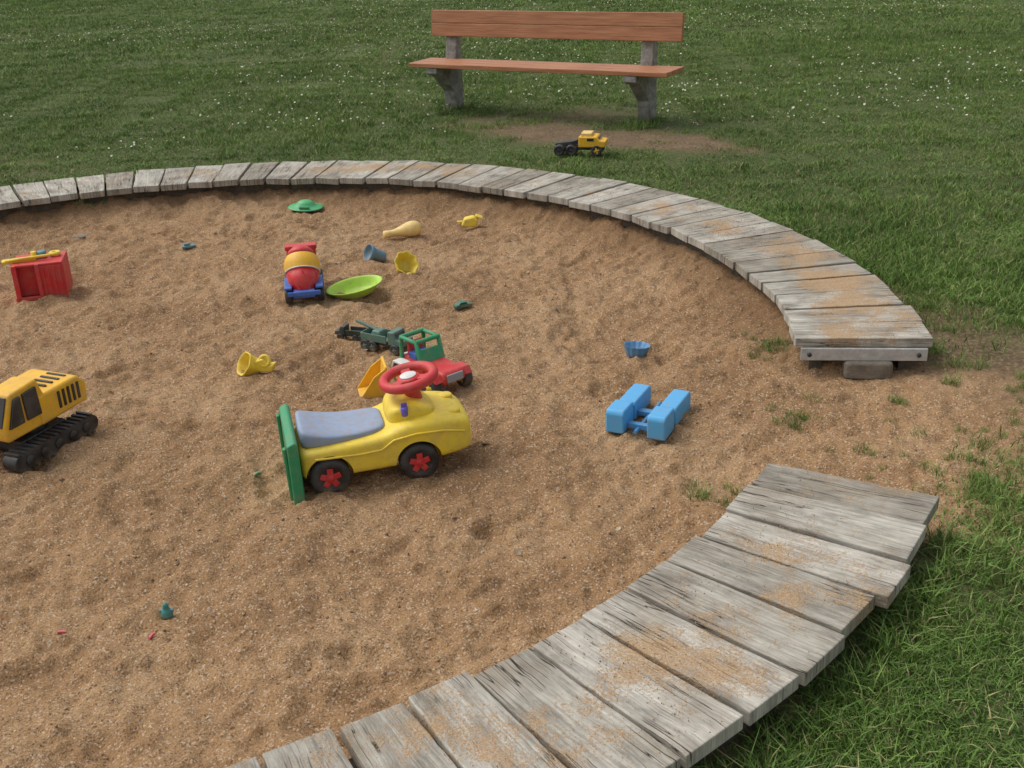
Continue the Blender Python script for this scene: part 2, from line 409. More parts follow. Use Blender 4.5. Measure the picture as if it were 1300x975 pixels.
def rock(name,loc,s,mat,seed=0,sq=(1,1,.6)):
    bm=bmesh.new();bmesh.ops.create_icosphere(bm,subdivisions=3,radius=1);rr=random.Random(seed)
    from mathutils import noise as mn
    for v in bm.verts:
        k=1+.35*mn.noise(v.co*1.3+Vector((seed,0,0)));v.co=Vector((v.co.x*sq[0],v.co.y*sq[1],v.co.z*sq[2]))*k*s
    me=bpy.data.meshes.new(name);bm.to_mesh(me);bm.free();me.materials.append(mat)
    for q in me.polygons:q.use_smooth=True
    ob=bpy.data.objects.new(name,me);ob.location=loc;COL.objects.link(ob);return ob
cb=empty("concrete_footing",polarpt(2.86,-6.6,0),(0,0,D(-9)));box(cb,"block",(0,0,.0),(.17,.15,.07),STONE,.014)
# ------------------------------------------------------------------ bench
bn=empty("park_bench",(.344+.0,9.065,0),(0,0,math.atan2(-.509,.861)))
for nm,sx_ in(("left_support",-.86),("right_support",.86)):
    o=prof(bn,nm,[(0,-.05),(.12,-.05),(.115,.36),(.155,.76),(.085,.76),(.02,.375),(-.27,.375),(-.27,.33),(-.18,.30),(-.03,.16)],-.05,.05,CONC,.008)
    o.rotation_euler=(0,0,D(90));o.location=(sx_,0,0)
def plank(pa,name,c,s,rot=(0,0,0)): return box(pa,name,c,s,BW,.005,rot)
plank(bn,"backrest_board_lower",(.05,.055,.632),(2.17,.032,.100),(D(-7),0,0))
plank(bn,"backrest_board_upper",(.05,.067,.733),(2.17,.032,.100),(D(-7),0,0))
for k in range(3): plank(bn,"seat_slat_%d"%(k+1),(.04,-.22+k*.112,.393),(2.22,.106,.034))
# ------------------------------------------------------------------ ride-on car
def place(name,x,y,rot,dz=0,rx=0,ry=0,sc=1,avg=.06):
    z=np.mean([gz(x+a,y+b) for a in(-avg,0,avg) for b in(-avg,0,avg)])
    return empty(name,(x,y,float(z)+dz),(rx,ry,rot),sc)
c=place("ride_on_toy_car",-.69,3.185,D(14),.0,0,D(-1.5),avg=.1,sc=.975)
body=loft(c,"body",[(.012,.10,.07,.14),(.02,.125,.055,.155),(.06,.132,.05,.165),(.28,.13,.05,.165),(.32,.134,.05,.19),(.38,.137,.05,.204),(.46,.134,.055,.202),(.53,.124,.06,.192),(.56,.11,.066,.172),(.575,.07,.08,.15)],YEL,e=6,sub=2)
cut=[]
for xx in(.10,.385):
    for s in(-1,1): cut.append(cyl(c,"cut",(xx,s*.12,.062),.074,.10,YEL,'y',n=40))
boolcut(body,cut)
for xx,nm in((.10,"rear"),(.385,"front")):
    for s,sn in((-1,"right"),(1,"left")): wheel(c,"wheel_%s_%s"%(nm,sn),(xx,s*.112,.060),.064,.046,RED)
loft(c,"seat",[(.022,.085,.15,.224),(.04,.10,.15,.220),(.09,.105,.15,.200),(.15,.10,.15,.187),(.22,.095,.15,.185),(.285,.085,.15,.190),(.30,.06,.15,.184)],SBLU,e=4.5,sub=2)
loft(c,"cowl",[(.305,.05,.17,.205),(.32,.085,.17,.238),(.37,.095,.17,.248),(.43,.088,.17,.232),(.47,.06,.17,.205)],YEL,e=4.5,sub=2)
prof(c,"rear_board",[(-.024,-.0),(.012,-.0),(.014,.205),(.004,.215),(-.020,.205)],-.16,.16,GRN,.006)
box(c,"rear_board_rib_left",(-.027,.13,.1),(.012,.02,.18),GRN,.004);box(c,"rear_board_rib_right",(-.027,-.13,.1),(.012,.02,.18),GRN,.004)
st=empty("steering",(.405,.0,.24),(0,D(-8),0));st.parent=c
cyl(st,"column",(0,0,.018),.028,.07,RED,r2=.022)
torus(st,"steering_ring",(0,0,.062),.082,.0165,RED)
cyl(st,"hub",(0,0,.057),.038,.022,RED,bevel=.006);cyl(st,"hub_sticker",(0,0,.070),.027,.004,WHT)
for k in range(3):
    a=D(90+120*k);box(st,"wheel_spoke_%d"%k,(.055*math.cos(a),.055*math.sin(a),.058),(.06,.032,.014),RED,.004,(0,0,a))
cyl(c,"ignition_key",(.36,-.085,.225),.012,.03,KEY);box(c,"key_grip",(.36,-.085,.246),(.02,.006,.016),KEY,.002)
for s in(-1,1): cyl(c,"hood_lamp",(.52,s*.06,.190),.022,.014,YEL,bevel=.006)
tube(c,"side_moulding",[(.06,-.131,.132),(.20,-.132,.125),(.27,-.133,.128),(.31,-.137,.155),(.38,-.139,.165),(.47,-.136,.16),(.54,-.122,.14)],.0035,YEL)
# ------------------------------------------------------------------ excavator
e=place("toy_excavator",-1.655,3.505,D(246),.0,avg=.1,sc=1.0)
for s,sn in((-1,"left"),(1,"right")):
    L=.19;pts=[]
    for k in range(9): a=-math.pi/2+math.pi*k/8;pts.append((L-.03+.03*math.cos(a),.031+.03*math.sin(a)))
    for k in range(9): a=math.pi/2+math.pi*k/8;pts.append((-L+.03+.03*math.cos(a),.031+.03*math.sin(a)))
    prof(e,"track_%s"%sn,pts,s*.11-.03,s*.11+.03,BLK,.003)
    for k in range(15): 
        for zz in(.063,.0): box(e,"track_pad",(-L+.03+k*.0235,s*.11,zz),(.012,.064,.008),BLK,.001)
    for k in range(5): cyl(e,"track_roller",(-.13+k*.065,s*.142,.03),.017,.006,BLK,'y')
box(e,"undercarriage",(0,0,.05),(.2,.17,.04),BLK);cyl(e,"turntable",(0,0,.08),.07,.03,BLK)
prof(e,"engine_house",[(-.2,.10),(.02,.095),(.02,.20),(-.17,.205),(-.205,.17)],-.105,.105,YEL2,.012)
prof(e,"cab",[(-.01,.095),(.16,.095),(.165,.15),(.12,.25),(.0,.26),(-.02,.2)],-.0,.10,YEL2,.010)
prof(e,"boom_deck",[(.0,.095),(.15,.095),(.15,.15),(.0,.2)],-.10,-.005,YEL2,.008)
for s in(-.006,.096):
    prof(e,"side_window",[(.01,.14),(.072,.14),(.075,.235),(.015,.24)],s,s+.012,GLS,.003)
    prof(e,"side_window_fwd",[(.085,.14),(.15,.14),(.112,.232),(.085,.234)],s,s+.012,GLS,.003)
box(e,"windscreen",(.146,.05,.195),(.006,.08,.10),GLS,.002,(0,D(-22),0))
for k in range(5):
    for s in(-1,1): box(e,"vent",(-.16+k*.022,s*.106,.155),(.010,.006,.06),BLK,.001)
for k in range(4): box(e,"roof_vent",(-.15+k*.03,.03,.206),(.010,.08,.004),BLK,.001)
tube(e,"boom",[(.12,-.05,.14),(.22,-.05,.28),(.34,-.05,.30),(.44,-.05,.22)],.02,YEL2);tube(e,"arm",[(.44,-.05,.24),(.46,-.05,.1)],.015,YEL2)
prof(e,"bucket",[(.40,.02),(.47,.02),(.5,.06),(.47,.11),(.44,.10),(.45,.05)],-.09,-.01,BLK,.003)
# ------------------------------------------------------------------ red crate lying on its side
b=place("red_toy_box",-2.215,5.22,D(12),.0,sc=.95)
W_,Dp,Hh=.24,.2,.185;t=.012
box(b,"bottom",(.0,0,t/2),(W_,Dp,t),RED);box(b,"top",(0,0,Hh-t/2),(W_,Dp,t),RED)
box(b,"right",(W_/2-t/2,0,Hh/2),(t,Dp,Hh-2*t),RED);box(b,"back",(0,Dp/2-t/2,Hh/2),(W_,t,Hh-2*t),RED)
box(b,"left",(-W_/2+t/2,0,Hh/2),(t,Dp,Hh-2*t),RED)
box(b,"front_panel_right",(.06,-Dp/2+t/2,Hh/2),(.125,t,Hh-2*t),RED);box(b,"inner",(-.06,-.05,Hh/2),(.11,.02,Hh-.03),RED)
box(b,"rim_left",(-W_/2+.012,-Dp/2-.003,Hh/2),(.024,.014,Hh),RED);box(b,"rim_bottom",(-.06,-Dp/2-.003,.012),(.13,.014,.022),RED);box(b,"rim_mid",(0,-Dp/2-.003,Hh/2),(.02,.014,Hh),RED)
for k in range(4): box(b,"front_rib",(.025+k*.025,-Dp/2-.002,Hh/2),(.008,.008,Hh*.75),RED,.002)
box(b,"lid_strip",(-.09,-.02,Hh+.006),(.16,.05,.014),YEL,.004,(0,0,D(8)))
tube(b,"handle_yellow",[(-.15,-.05,Hh+.012),(-.06,-.05,Hh+.02),(.06,-.03,Hh+.02)],.007,YEL);
cyl(b,"knob_teal",(.015,.01,Hh+.016),.022,.035,TEAL);torus(b,"knob_yellow",(.075,.02,Hh+.014),.02,.010,YEL);cyl(b,"knob_yellow_core",(-.02,.0,Hh+.02),.014,.035,YEL)
# ------------------------------------------------------------------ cement mixer
m=place("toy_cement_mixer_truck",-.935,5.0,D(99),.0,sc=1.12)
box(m,"chassis",(.0,0,.045),(.30,.085,.03),BLU)
for xx in(-.11,-.03,.11):
    for s in(-1,1): wheel(m,"wheel_%.2f_%d"%(xx,s),(xx,s*.064,.032),.032,.028,BLU,4)
for s in(-1,1): box(m,"mudguard",(-.07,s*.062,.07),(.15,.03,.01),BLU,.003)
prof(m,"cab",[(.08,.06),(.165,.06),(.165,.11),(.145,.165),(.08,.165)],-.06,.06,RED,.008)
box(m,"windscreen",(.160,0,.138),(.006,.09,.04),GLS,.002,(0,D(-20),0));box(m,"roof_box",(.10,0,.173),(.05,.13,.018),RED)
box(m,"cab_mast_left",(.07,.045,.15),(.012,.012,.07),RED,.002);box(m,"cab_mast_right",(.07,-.045,.15),(.012,.012,.07),RED,.002)
dr=empty("drum",(-.045,0,.115),(0,D(40),0));dr.parent=m
lathe(dr,"drum_rear_red",[(.025,-.105),(.04,-.10),(.058,-.06),(.0685,-.01)],RED)
lathe(dr,"drum_middle_yellow",[(.0690,-.01),(.073,.01),(.071,.035),(.062,.055)],YEL2,cap=False)
lathe(dr,"drum_front_red",[(.0615,.055),(.05,.08),(.035,.095),(.02,.10)],RED)
torus(dr,"drum_band",(0,0,-.012),.069,.003,WHT,n=40,m=8)
for k in range(6):
    a=k*math.pi/3;tube(dr,"drum_fin",[(.066*math.cos(a),.066*math.sin(a),-.03),(.056*math.cos(a+.3),.056*math.sin(a+.3),-.065),(.040*math.cos(a+.6),.040*math.sin(a+.6),-.10)],.0025,RED)
box(m,"rear_light_bar",(-.152,0,.05),(.012,.13,.018),BLU,.003)
# ------------------------------------------------------------------ bowls, moulds, etc.
def dish(name,x,y,prl,mat,rot=(0,0,0),dz=0,sy=1,flute=0,fn=10,sc=1,n=40):
    e_=place(name,x,y,0,dz,avg=.02);e_.rotation_euler=rot
    o=lathe(e_,"shell",prl,mat,flute=flute,fn=fn,n=n,sub=1);o.scale=(1,sy,1);e_.scale=(sc,)*3;return e_
dish("lime_toy_boat_tray",-.70,5.0,[(.06,0),(.085,.002),(.118,.045),(.135,.05),(.135,.056),(.116,.055),(.084,.014),(.05,.010)],LIME,(D(10),D(-8),D(12)),.008,.56)
pn=place("toy_bowling_pin",-.555,5.93,D(16),.035,sc=1.08);
lathe(pn,"pin",[(.018,-.095),(.021,-.088),(.018,-.06),(.016,-.045),(.022,-.015),(.038,.03),(.042,.055),(.036,.085),(.018,.1)],PYEL,rot=(0,D(84),0),sub=1)
cp=place("toy_cup",-.66,5.55,D(20),.035);lathe(cp,"cup",[(.028,-.05),(.03,-.045),(.034,0),(.036,.02),(.048,.03),(.048,.05),(.042,.05),(.034,.02)],plastic("slate_teal_plastic",(.10,.22,.30)),rot=(0,D(-65),D(10)),sub=1)
ym=place("yellow_sand_mould",-.50,5.27,D(20),.035);lathe(ym,"mould",[(.03,0),(.035,.002),(.05,.06),(.062,.062),(.062,.068),(.048,.066),(.032,.008)],YEL,rot=(D(52),D(20),0),sub=1,flute=.06,fn=8,n=64,loc=(0,.03,-.02))
yt=place("yellow_toy_scoop",-.19,6.05,D(0),.02)
prof(yt,"scoop",[(-.05,0),(.03,-.01),(.05,.03),(.02,.05),(-.03,.04)],-.03,.03,YEL,.01);box(yt,"lug",(.05,0,.045),(.04,.05,.008),YEL,.003,(0,D(20),0));box(yt,"tab",(-.055,0,.02),(.03,.02,.008),YEL,.003)
gh=dish("green_toy_hat",-1.16,6.53,[(.10,0),(.105,.004),(.10,.010),(.055,.014),(.048,.038),(.02,.046),(.002,.047)],MINT,(D(4),D(3),0),.018,.8)
box(gh,"ribbon",(.0,-.06,.02),(.06,.02,.012),GRN,.004)
def minicar(name,x,y,rot,mat,L=.09):
    e_=place(name,x,y,rot,0,avg=.02,sc=L/.09)
    prof(e_,"body",[(-.045,.01),(.045,.01),(.045,.022),(.02,.026),(.012,.038),(-.02,.038),(-.03,.026),(-.045,.025)],-.018,.018,mat,.003)
    prof(e_,"windows",[(.014,.027),(.008,.035),(-.017,.035),(-.025,.027)],-.0188,.0188,GLS,.0005)
    for xx in(-.027,.027):
        for s in(-1,1): cyl(e_,"wheel",(xx,s*.018,.010),.010,.008,BLK,'y')
    return e_
minicar("green_toy_car",-.20,4.73,D(25),plastic("bottle_green_plastic",(.012,.15,.10)),.08)
bt=place("teal_toy_boat",-1.69,5.87,D(20),.004,avg=.02);prof(bt,"hull",[(-.035,.012),(-.028,0),(.025,0),(.04,.014)],-.016,.016,TEAL,.004);box(bt,"cabin",(-.005,0,.018),(.03,.02,.014),TEAL,.003)
def army(name,x,y,rot,mat,L,cargo=True,gun=False):
    e_=place(name,x,y,rot,.0,avg=.03,sc=L/.2)
    box(e_,"chassis",(0,0,.03),(.19,.045,.012),BLK,.002)
    for xx in(-.07,-.035,.065):
        for s in(-1,1): wheel(e_,"wheel_%.3f_%d"%(xx,s),(xx,s*.032,.02),.021,.018,mat,4)
    prof(e_,"cab",[(.035,.035),(.10,.035),(.10,.055),(.07,.06),(.062,.085),(.035,.085)],-.034,.034,mat,.003)
    box(e_,"windows",(.0665,0,.072),(.004,.05,.014),GLS,.001,(0,D(-18),0))
    if cargo:
        box(e_,"bed",(-.03,0,.042),(.115,.072,.008),mat,.002)
        for s in(-1,1): box(e_,"bed_side",(-.03,s*.034,.056),(.115,.005,.022),mat,.001)
        box(e_,"tailgate",(-.086,0,.056),(.005,.07,.022),mat,.001)
    if gun:
        box(e_,"turret",(-.03,0,.06),(.05,.05,.03),mat,.006,taper=.7);tube(e_,"barrel",[(-.03,0,.07),(-.13,0,.095)],.006,mat)
    return e_
army("toy_army_truck",-.65,4.41,D(160),plastic("dark_olive_plastic",(.02,.035,.028),.4,.1),.14,True)
army("toy_army_truck",-.50,4.28,D(-32),plastic("army_green_plastic",(.07,.17,.13)),.22,True,True)
# tractor / jeep
t_=place("red_toy_jeep",-.295,3.93,D(-50),.008,avg=.06,sc=1.03)
prof(t_,"hood",[(.01,.045),(.13,.045),(.135,.07),(.125,.09),(.01,.1)],-.05,.05,RED,.010)
box(t_,"tub",(-.05,0,.065),(.14,.115,.05),RED,.008);box(t_,"grille",(.134,0,.068),(.006,.07,.03),GRY,.002)
for s in(-1,1):
    prof(t_,"front_fender",[(.045,.06),(.06,.085),(.11,.085),(.13,.06),(.12,.06),(.105,.075),(.065,.075),(.055,.06)],s*.066-.018,s*.066+.018,RED,.003)
    prof(t_,"rear_fender",[(-.13,.06),(-.115,.09),(-.06,.09),(-.04,.06),(-.05,.06),(-.065,.08),(-.11,.08),(-.12,.06)],s*.072-.02,s*.072+.02,WHT if s<0 else GRN,.003)
    wheel(t_,"wheel_front_%d"%s,(.088,s*.072,.036),.037,.036,YEL,5);wheel(t_,"wheel_rear_%d"%s,(-.085,s*.076,.038),.04,.04,YEL,5)
    tube(t_,"roll_cage_side_%d"%s,[(.0,s*.05,.09),(-.02,s*.05,.17),(-.11,s*.05,.17),(-.115,s*.05,.08)],.0085,GRN)
tube(t_,"roll_cage_front",[(-.02,-.05,.17),(-.02,.05,.17)],.0085,GRN);tube(t_,"roll_cage_rear",[(-.11,-.05,.17),(-.11,.05,.17)],.0085,GRN)
box(t_,"seat",(-.07,0,.10),(.05,.07,.03),BLU,.006);box(t_,"seat_back",(-.095,0,.125),(.014,.07,.05),RED,.005)
box(t_,"rear_panel",(-.125,0,.08),(.012,.10,.035),WHT,.003)
for k in(-1,1): box(t_,"rear_stripe",(-.133,k*.03,.08),(.003,.02,.03),GRN,.001)
prof(t_,"windscreen_frame",[(.0,.09),(.012,.09),(-.008,.14),(-.018,.14)],-.05,.05,GRN,.002);torus(t_,"steering_wheel",(-.03,0,.125),.018,.004,BLK,(0,D(-40),0),20,8)
# yellow digger bucket
yb=place("yellow_toy_digger_bucket",-.51,3.85,D(12),.01,sc=1.15)
prof(yb,"bowl",[(-.05,0),(-.045,-.01),(.03,.0),(.045,.10),(.036,.10),(.022,.01)],-.05,.05,YEL2,.004)
for s in(-1,1): prof(yb,"side_%d"%s,[(-.05,0),(.03,.0),(.044,.10),(.0,.07)],s*.048-.003,s*.048+.003,YEL2,.002)
y2=place("yellow_toy_castle_mould",-.985,4.09,D(-10),.012,sc=1.1)
lathe(y2,"cup",[(.03,-.03),(.035,-.028),(.04,.02),(.045,.022),(.045,.03),(.036,.028),(.03,-.02)],YEL,rot=(D(35),D(-50),0),loc=(-.025,0,.015),sub=1,flute=.05,fn=6,n=48)
prof(y2,"flap",[(-.02,0),(.06,.0),(.07,.03),(.05,.025),(.03,.05),(.0,.04)],-.02,.02,YEL,.006);torus(y2,"loop",(.035,-.01,.04),.018,.006,YEL,(D(70),0,0),20,8)
dish("blue_toy_bowl",.49,4.11,[(.030,0),(.034,.002),(.042,.036),(.046,.040),(.042,.040),(.030,.010)],plastic("mid_blue_plastic",(.06,.25,.48)),(D(-4),D(5),0),.002,1,.05,12,sc=1.15,n=72)
# blue block toy
bb=place("blue_toy_stacking_frame",.465,3.50,D(63),.002,sc=1.06)
DB=plastic("faded_blue_plastic",(.045,.27,.55))
for s,sn in((-1,"right"),(1,"left")):
    prof(bb,"arm_%s_near"%sn,[(-.14,0),(-.045,0),(-.045,.045),(-.052,.078),(-.13,.078),(-.14,.066)],s*.068-.03,s*.068+.03,LBLU,.006)
    prof(bb,"arm_%s_far"%sn,[(-.030,0),(.12,0),(.125,.05),(.115,.066),(-.022,.066),(-.030,.05)],s*.068-.029,s*.068+.029,LBLU,.006)
    box(bb,"dark_gap_%s"%sn,(-.038,s*.068,.03),(.016,.045,.05),BLK,.001)  # black block put in as the shade of the gap between arm blocks
box(bb,"crossbar_near",(-.10,0,.02),(.02,.08,.02),DB,.004);box(bb,"crossbar_mid",(-.0,0,.02),(.025,.08,.02),DB,.004);tube(bb,"rod",[(-.14,0,.015),(.1,0,.015)],.006,DB)
# tiny bits
tp=place("teal_toy_figure",-.915,2.47,0,.002,avg=.01,sc=1.1);lathe(tp,"base",[(.012,0),(.015,.004),(.013,.02),(.006,.024),(.008,.034),(.003,.04)],plastic("sea_green_plastic",(.01,.22,.20),.4,.1),sub=1);box(tp,"arms",(0,0,.018),(.034,.008,.008),TEAL,.002)
for k,(x,y) in enumerate(((-1.17,2.42),(-.93,2.38))):
    q=place("pink_plastic_scrap",x,y,k*1.3,.003,avg=.01);prof(q,"piece",[(-.012,0),(.010,-.002),(.012,.004),(.0,.006),(-.010,.005)],-.003,.003,PNK,.001)
q=place("green_plastic_scrap",-.83,3.25,.6,.004,avg=.01);prof(q,"piece",[(-.014,0),(.012,0),(.014,.008),(.002,.012),(-.012,.008)],-.005,.005,GRN,.001)
sk=place("flat_stone",-2.36,6.15,.3,.004,avg=.01);rock("chip",(0,0,0),.045,STONE,8,(1.2,.7,.2)).parent=sk
# yellow dump truck on the grass
tt=place("yellow_toy_truck",.53,7.52,D(-14),.012,avg=.05)
box(tt,"chassis",(-.03,0,.045),(.3,.07,.025),BLK)
for xx in(-.14,-.06,.11):
    for s in(-1,1): wheel(tt,"wheel_%.2f_%d"%(xx,s),(xx,s*.055,.035),.036,.032,YEL2 if xx>0 else BLK,4)
prof(tt,"cab",[(-.01,.055),(.165,.055),(.17,.095),(.13,.10),(.11,.125),(-.01,.125)],-.068,.068,YEL2,.008)
box(tt,"windows",(.123,0,.112),(.006,.09,.016),GLS,.001,(0,D(-35),0));box(tt,"beacon",(.04,0,.135),(.07,.10,.02),PYEL,.003)
for s in(-1,1): box(tt,"side_window",(.07,s*.069,.106),(.045,.004,.018),GLS,.001)
prof(tt,"loader_arm",[(-.17,.05),(-.03,.07),(-.01,.09),(-.02,.10),(-.05,.09),(-.17,.075)],-.03,.03,BLK,.003)
# ------------------------------------------------------------------ instancing
def proto_collection(name,meshes):
    c_=bpy.data.collections.new(name)
    for k,me in enumerate(meshes):
        o=bpy.data.objects.new("%s_%02d"%(name,k),me);c_.objects.link(o)
    return c_
def scatter(name,pts,rots,scl,coll):
    me=bpy.data.meshes.new(name);n=len(pts);me.vertices.add(n);me.vertices.foreach_set('co',np.asarray(pts,np.float32).ravel())
    a=me.attributes.new('rot','FLOAT_VECTOR','POINT');a.data.foreach_set('vector',np.asarray(rots,np.float32).ravel())
    a=me.attributes.new('scl','FLOAT_VECTOR','POINT');a.data.foreach_set('vector',np.asarray(scl,np.float32).ravel())
    a=me.attributes.new('idx','INT','POINT');a.data.foreach_set('value',rng.integers(0,len(coll.objects),n).astype(np.int32))
    ob=bpy.data.objects.new(name,me);COL.objects.link(ob)
    ng=bpy.data.node_groups.new(name,'GeometryNodeTree');ng.interface.new_socket('Geometry',in_out='INPUT',socket_type='NodeSocketGeometry');ng.interface.new_socket('Geometry',in_out='OUTPUT',socket_type='NodeSocketGeometry')
    N=ng.nodes;gi=N.new('NodeGroupInput');go=N.new('NodeGroupOutput');ip=N.new('GeometryNodeInstanceOnPoints');ci=N.new('GeometryNodeCollectionInfo')
    ci.inputs['Collection'].default_value=coll;ci.inputs['Separate Children'].default_value=True;ci.inputs['Reset Children'].default_value=True
    def na(nm,ty):
        q=N.new('GeometryNodeInputNamedAttribute');q.data_type=ty;q.inputs['Name'].default_value=nm;return q.outputs['Attribute']
    L=ng.links;L.new(gi.outputs[0],ip.inputs['Points']);L.new(ci.outputs[0],ip.inputs['Instance']);ip.inputs['Pick Instance'].default_value=True
    L.new(na('idx','INT'),ip.inputs['Instance Index']);L.new(na('scl','FLOAT_VECTOR'),ip.inputs['Scale'])
    er=N.new('FunctionNodeEulerToRotation');L.new(na('rot','FLOAT_VECTOR'),er.inputs[0]);L.new(er.outputs[0],ip.inputs['Rotation'])
    L.new(ip.outputs[0],go.inputs[0])
    md=ob.modifiers.new('gn','NODES');md.node_group=ng;return ob
# grass
def grassmat(name,dark,mid,light):
    g=NT(name);P=g.pos()
    br_=g.attr("brnd")
    big=g.noise(P,.9,3,.7)
    a=g.ramp(g.math('ADD',g.math('MULTIPLY',big,.7),g.math('MULTIPLY',br_,.3)),[(.34,dark),(.5,mid),(.66,light)])
    a=g.mix(g.mapr(br_,.87,.90),a,(.38,.35,.16))
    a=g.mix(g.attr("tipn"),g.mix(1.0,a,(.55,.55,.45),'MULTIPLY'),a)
    return g.fin(a,.6,None,.25)
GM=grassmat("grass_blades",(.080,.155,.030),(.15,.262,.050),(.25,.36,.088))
def clump(seed,n,rad,hmin,hmax,wd,lean,mat,square=False):
    q=random.Random(seed);vs=[];fs=[];br_=[];tip=[]
    ctr=[(q.uniform(-rad,rad),q.uniform(-rad,rad),q.uniform(.7,1.6)) for _ in range(14)]
    for k in range(n):
        a=q.random()*6.283;d=rad*math.sqrt(q.random());x=d*math.cos(a);y=d*math.sin(a)
        hk=1
        if square:
            x=q.uniform(-rad,rad);y=q.uniform(-rad,rad)
            hk=.75
            for cx_,cy_,hh_ in ctr:
                if (x-cx_)**2+(y-cy_)**2<.006: hk=hh_
        h=q.uniform(hmin,hmax)*hk;th=q.random()*6.283;ln=q.uniform(.15,lean)*h;ta=q.random()*6.283;w_=wd*q.uniform(.6,1.2)
        rb=q.random();b0=len(vs)
        for lv,ww in((0,1),(.5,.8)):
            ox=ln*lv*lv*math.cos(th);oy=ln*lv*lv*math.sin(th);z=h*lv*(1-.15*lv*lean)
            for s in(-1,1): vs.append((x+ox+s*w_*ww/2*math.cos(ta),y+oy+s*w_*ww/2*math.sin(ta),z-.004));br_.append(rb);tip.append(min(1,.2+lv))
        vs.append((x+ln*math.cos(th),y+ln*math.sin(th),h*(1-.25*lean)));br_.append(rb);tip.append(1)
        fs+= [(b0,b0+1,b0+3,b0+2),(b0+2,b0+3,b0+4)]
    me=bpy.data.meshes.new("clump");me.from_pydata(vs,[],fs);me.materials.append(mat)
    for nm,v in(("brnd",br_),("tipn",tip)):
        a=me.attributes.new(nm,'FLOAT','POINT');a.data.foreach_set('value',v)
    return me
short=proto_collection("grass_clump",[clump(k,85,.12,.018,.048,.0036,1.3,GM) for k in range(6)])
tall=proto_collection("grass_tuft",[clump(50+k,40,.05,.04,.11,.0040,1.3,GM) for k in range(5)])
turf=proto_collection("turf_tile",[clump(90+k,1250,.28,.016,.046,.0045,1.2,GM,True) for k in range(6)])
def samp(n,x0,x1,y0,y1):
    return rng.uniform(x0,x1,n),rng.uniform(y0,y1,n)
def tileok(x,y,h):
    ok=np.ones(len(x),bool)
    for a in(-h,0,h):
        for b in(-h,0,h):
            R,th=polar(x+a,y+b);ok&=(R>3.12)&(greenness(x+a,y+b)>.72)
    return ok
TXs,TYs,TS=[],[],[]
cell=.5
gx_,gy_=np.meshgrid(np.arange(-8.75,9.3,cell),np.arange(4.75,13.0,cell));gx_=gx_.ravel();gy_=gy_.ravel()
k=(np.abs(gx_)<1.6+gy_*.66)&tileok(gx_,gy_,.25);gx_,gy_=gx_[k],gy_[k]
TXs.append(gx_);TYs.append(gy_);TS.append(np.full(len(gx_),1.0))
gx_,gy_=np.meshgrid(np.arange(-25,25.1,.8),np.arange(13.4,36,.8));gx_=gx_.ravel();gy_=gy_.ravel()
k=(np.abs(gx_)<2+gy_*.66);gx_,gy_=gx_[k],gy_[k];TXs.append(gx_);TYs.append(gy_);TS.append(np.full(len(gx_),1.62))
tX=np.concatenate(TXs);tY=np.concatenate(TYs);tS=np.concatenate(TS);n=len(tX)
tZ=hz(tX,tY);hs_=tS**.5*(1+.7*fbm(tX*1.1,tY*1.1,3,40))
scatter("grass",np.stack([tX,tY,tZ],1),np.stack([np.zeros(n),np.zeros(n),rng.integers(0,4,n)*math.pi/2+rng.normal(0,.03,n)],1),np.stack([tS,tS,hs_],1),turf)
tset={(int(round((a+8.75)/cell)),int(round((b-4.75)/cell))) for a,b in zip(TXs[0],TYs[0])}
def filt(x,y):
    R,th=polar(x,y);o=opening(th)
    inn=(R<3.1)&(o<.5)
    inn|=(R<2.75)
    dens=greenness(x,y);dens=np.where((o>.3)&(R<3.15),dens*.1,dens)
    keep=(~inn)&(rng.random(len(x))<dens*1.05+.03*(R>3.3))
    ix=np.round((x+8.75)/cell).astype(int);iy=np.round((y-4.75)/cell).astype(int)
    it=np.array([(int(a),int(b)) in tset for a,b in zip(ix,iy)])
    keep&=(~it)|(rng.random(len(x))<.08)
    return x[keep],y[keep]
X_,Y_=[],[]
for n,bx in((2600,(.3,2.3,.6,3.4)),(2200,(.9,4.0,3.4,6)),(6500,(-8,8,5.5,13.1))):
    a,b=samp(n,*bx);a,b=filt(a,b);X_.append(a);Y_.append(b)
X_=np.concatenate(X_);Y_=np.concatenate(Y_)
m_=(np.abs(X_)<1.1+Y_*.68);X_,Y_=X_[m_],Y_[m_]
Z_=hz(X_,Y_);n=len(X_)
s_=rng.uniform(.7,1.25,n)
hs_=rng.uniform(.6,1.2,n)*(1+.9*fbm(X_*1.3,Y_*1.3,3,40))
scatter("grass",np.stack([X_,Y_,Z_],1),np.stack([rng.normal(0,.06,n),rng.normal(0,.06,n),rng.random(n)*6.28],1),np.stack([s_,s_,hs_],1),short)
tx,ty,tsc=[],[],[]
for k in range(560):
    th=random.uniform(-75,130);R_=3.07+abs(random.gauss(0,.08))+.02
    if -30<th<-8: continue
    if th>-8 and random.random()<.55: continue
    tx.append(CX+R_*math.cos(D(th)));ty.append(CY+R_*math.sin(D(th)));tsc.append(random.uniform(.4,.8) if th>-8 else random.uniform(.5,1.1))
for (x,y,q,sp,s) in((.95,3.44,16,.05,.4),(.58,2.95,10,.05,.5),(-2.48,6.62,10,.05,.6),(1.34,2.8,14,.08,.7),(.98,3.99,22,.06,.4),(.93,4.15,6,.05,.3),(1.6,3.7,14,.15,.5),(1.5,3.0,22,.15,.5),(1.45,3.35,20,.2,.4),(1.15,3.0,8,.08,.35),(-.35,9.4,22,.15,1.0),(1.05,8.5,22,.15,.9),(.2,9.0,20,.5,.8),(1.9,3.3,20,.15,.6)):
    for k in range(q): tx.append(random.gauss(x,sp));ty.append(random.gauss(y,sp));tsc.append(s*random.uniform(.6,1.2))
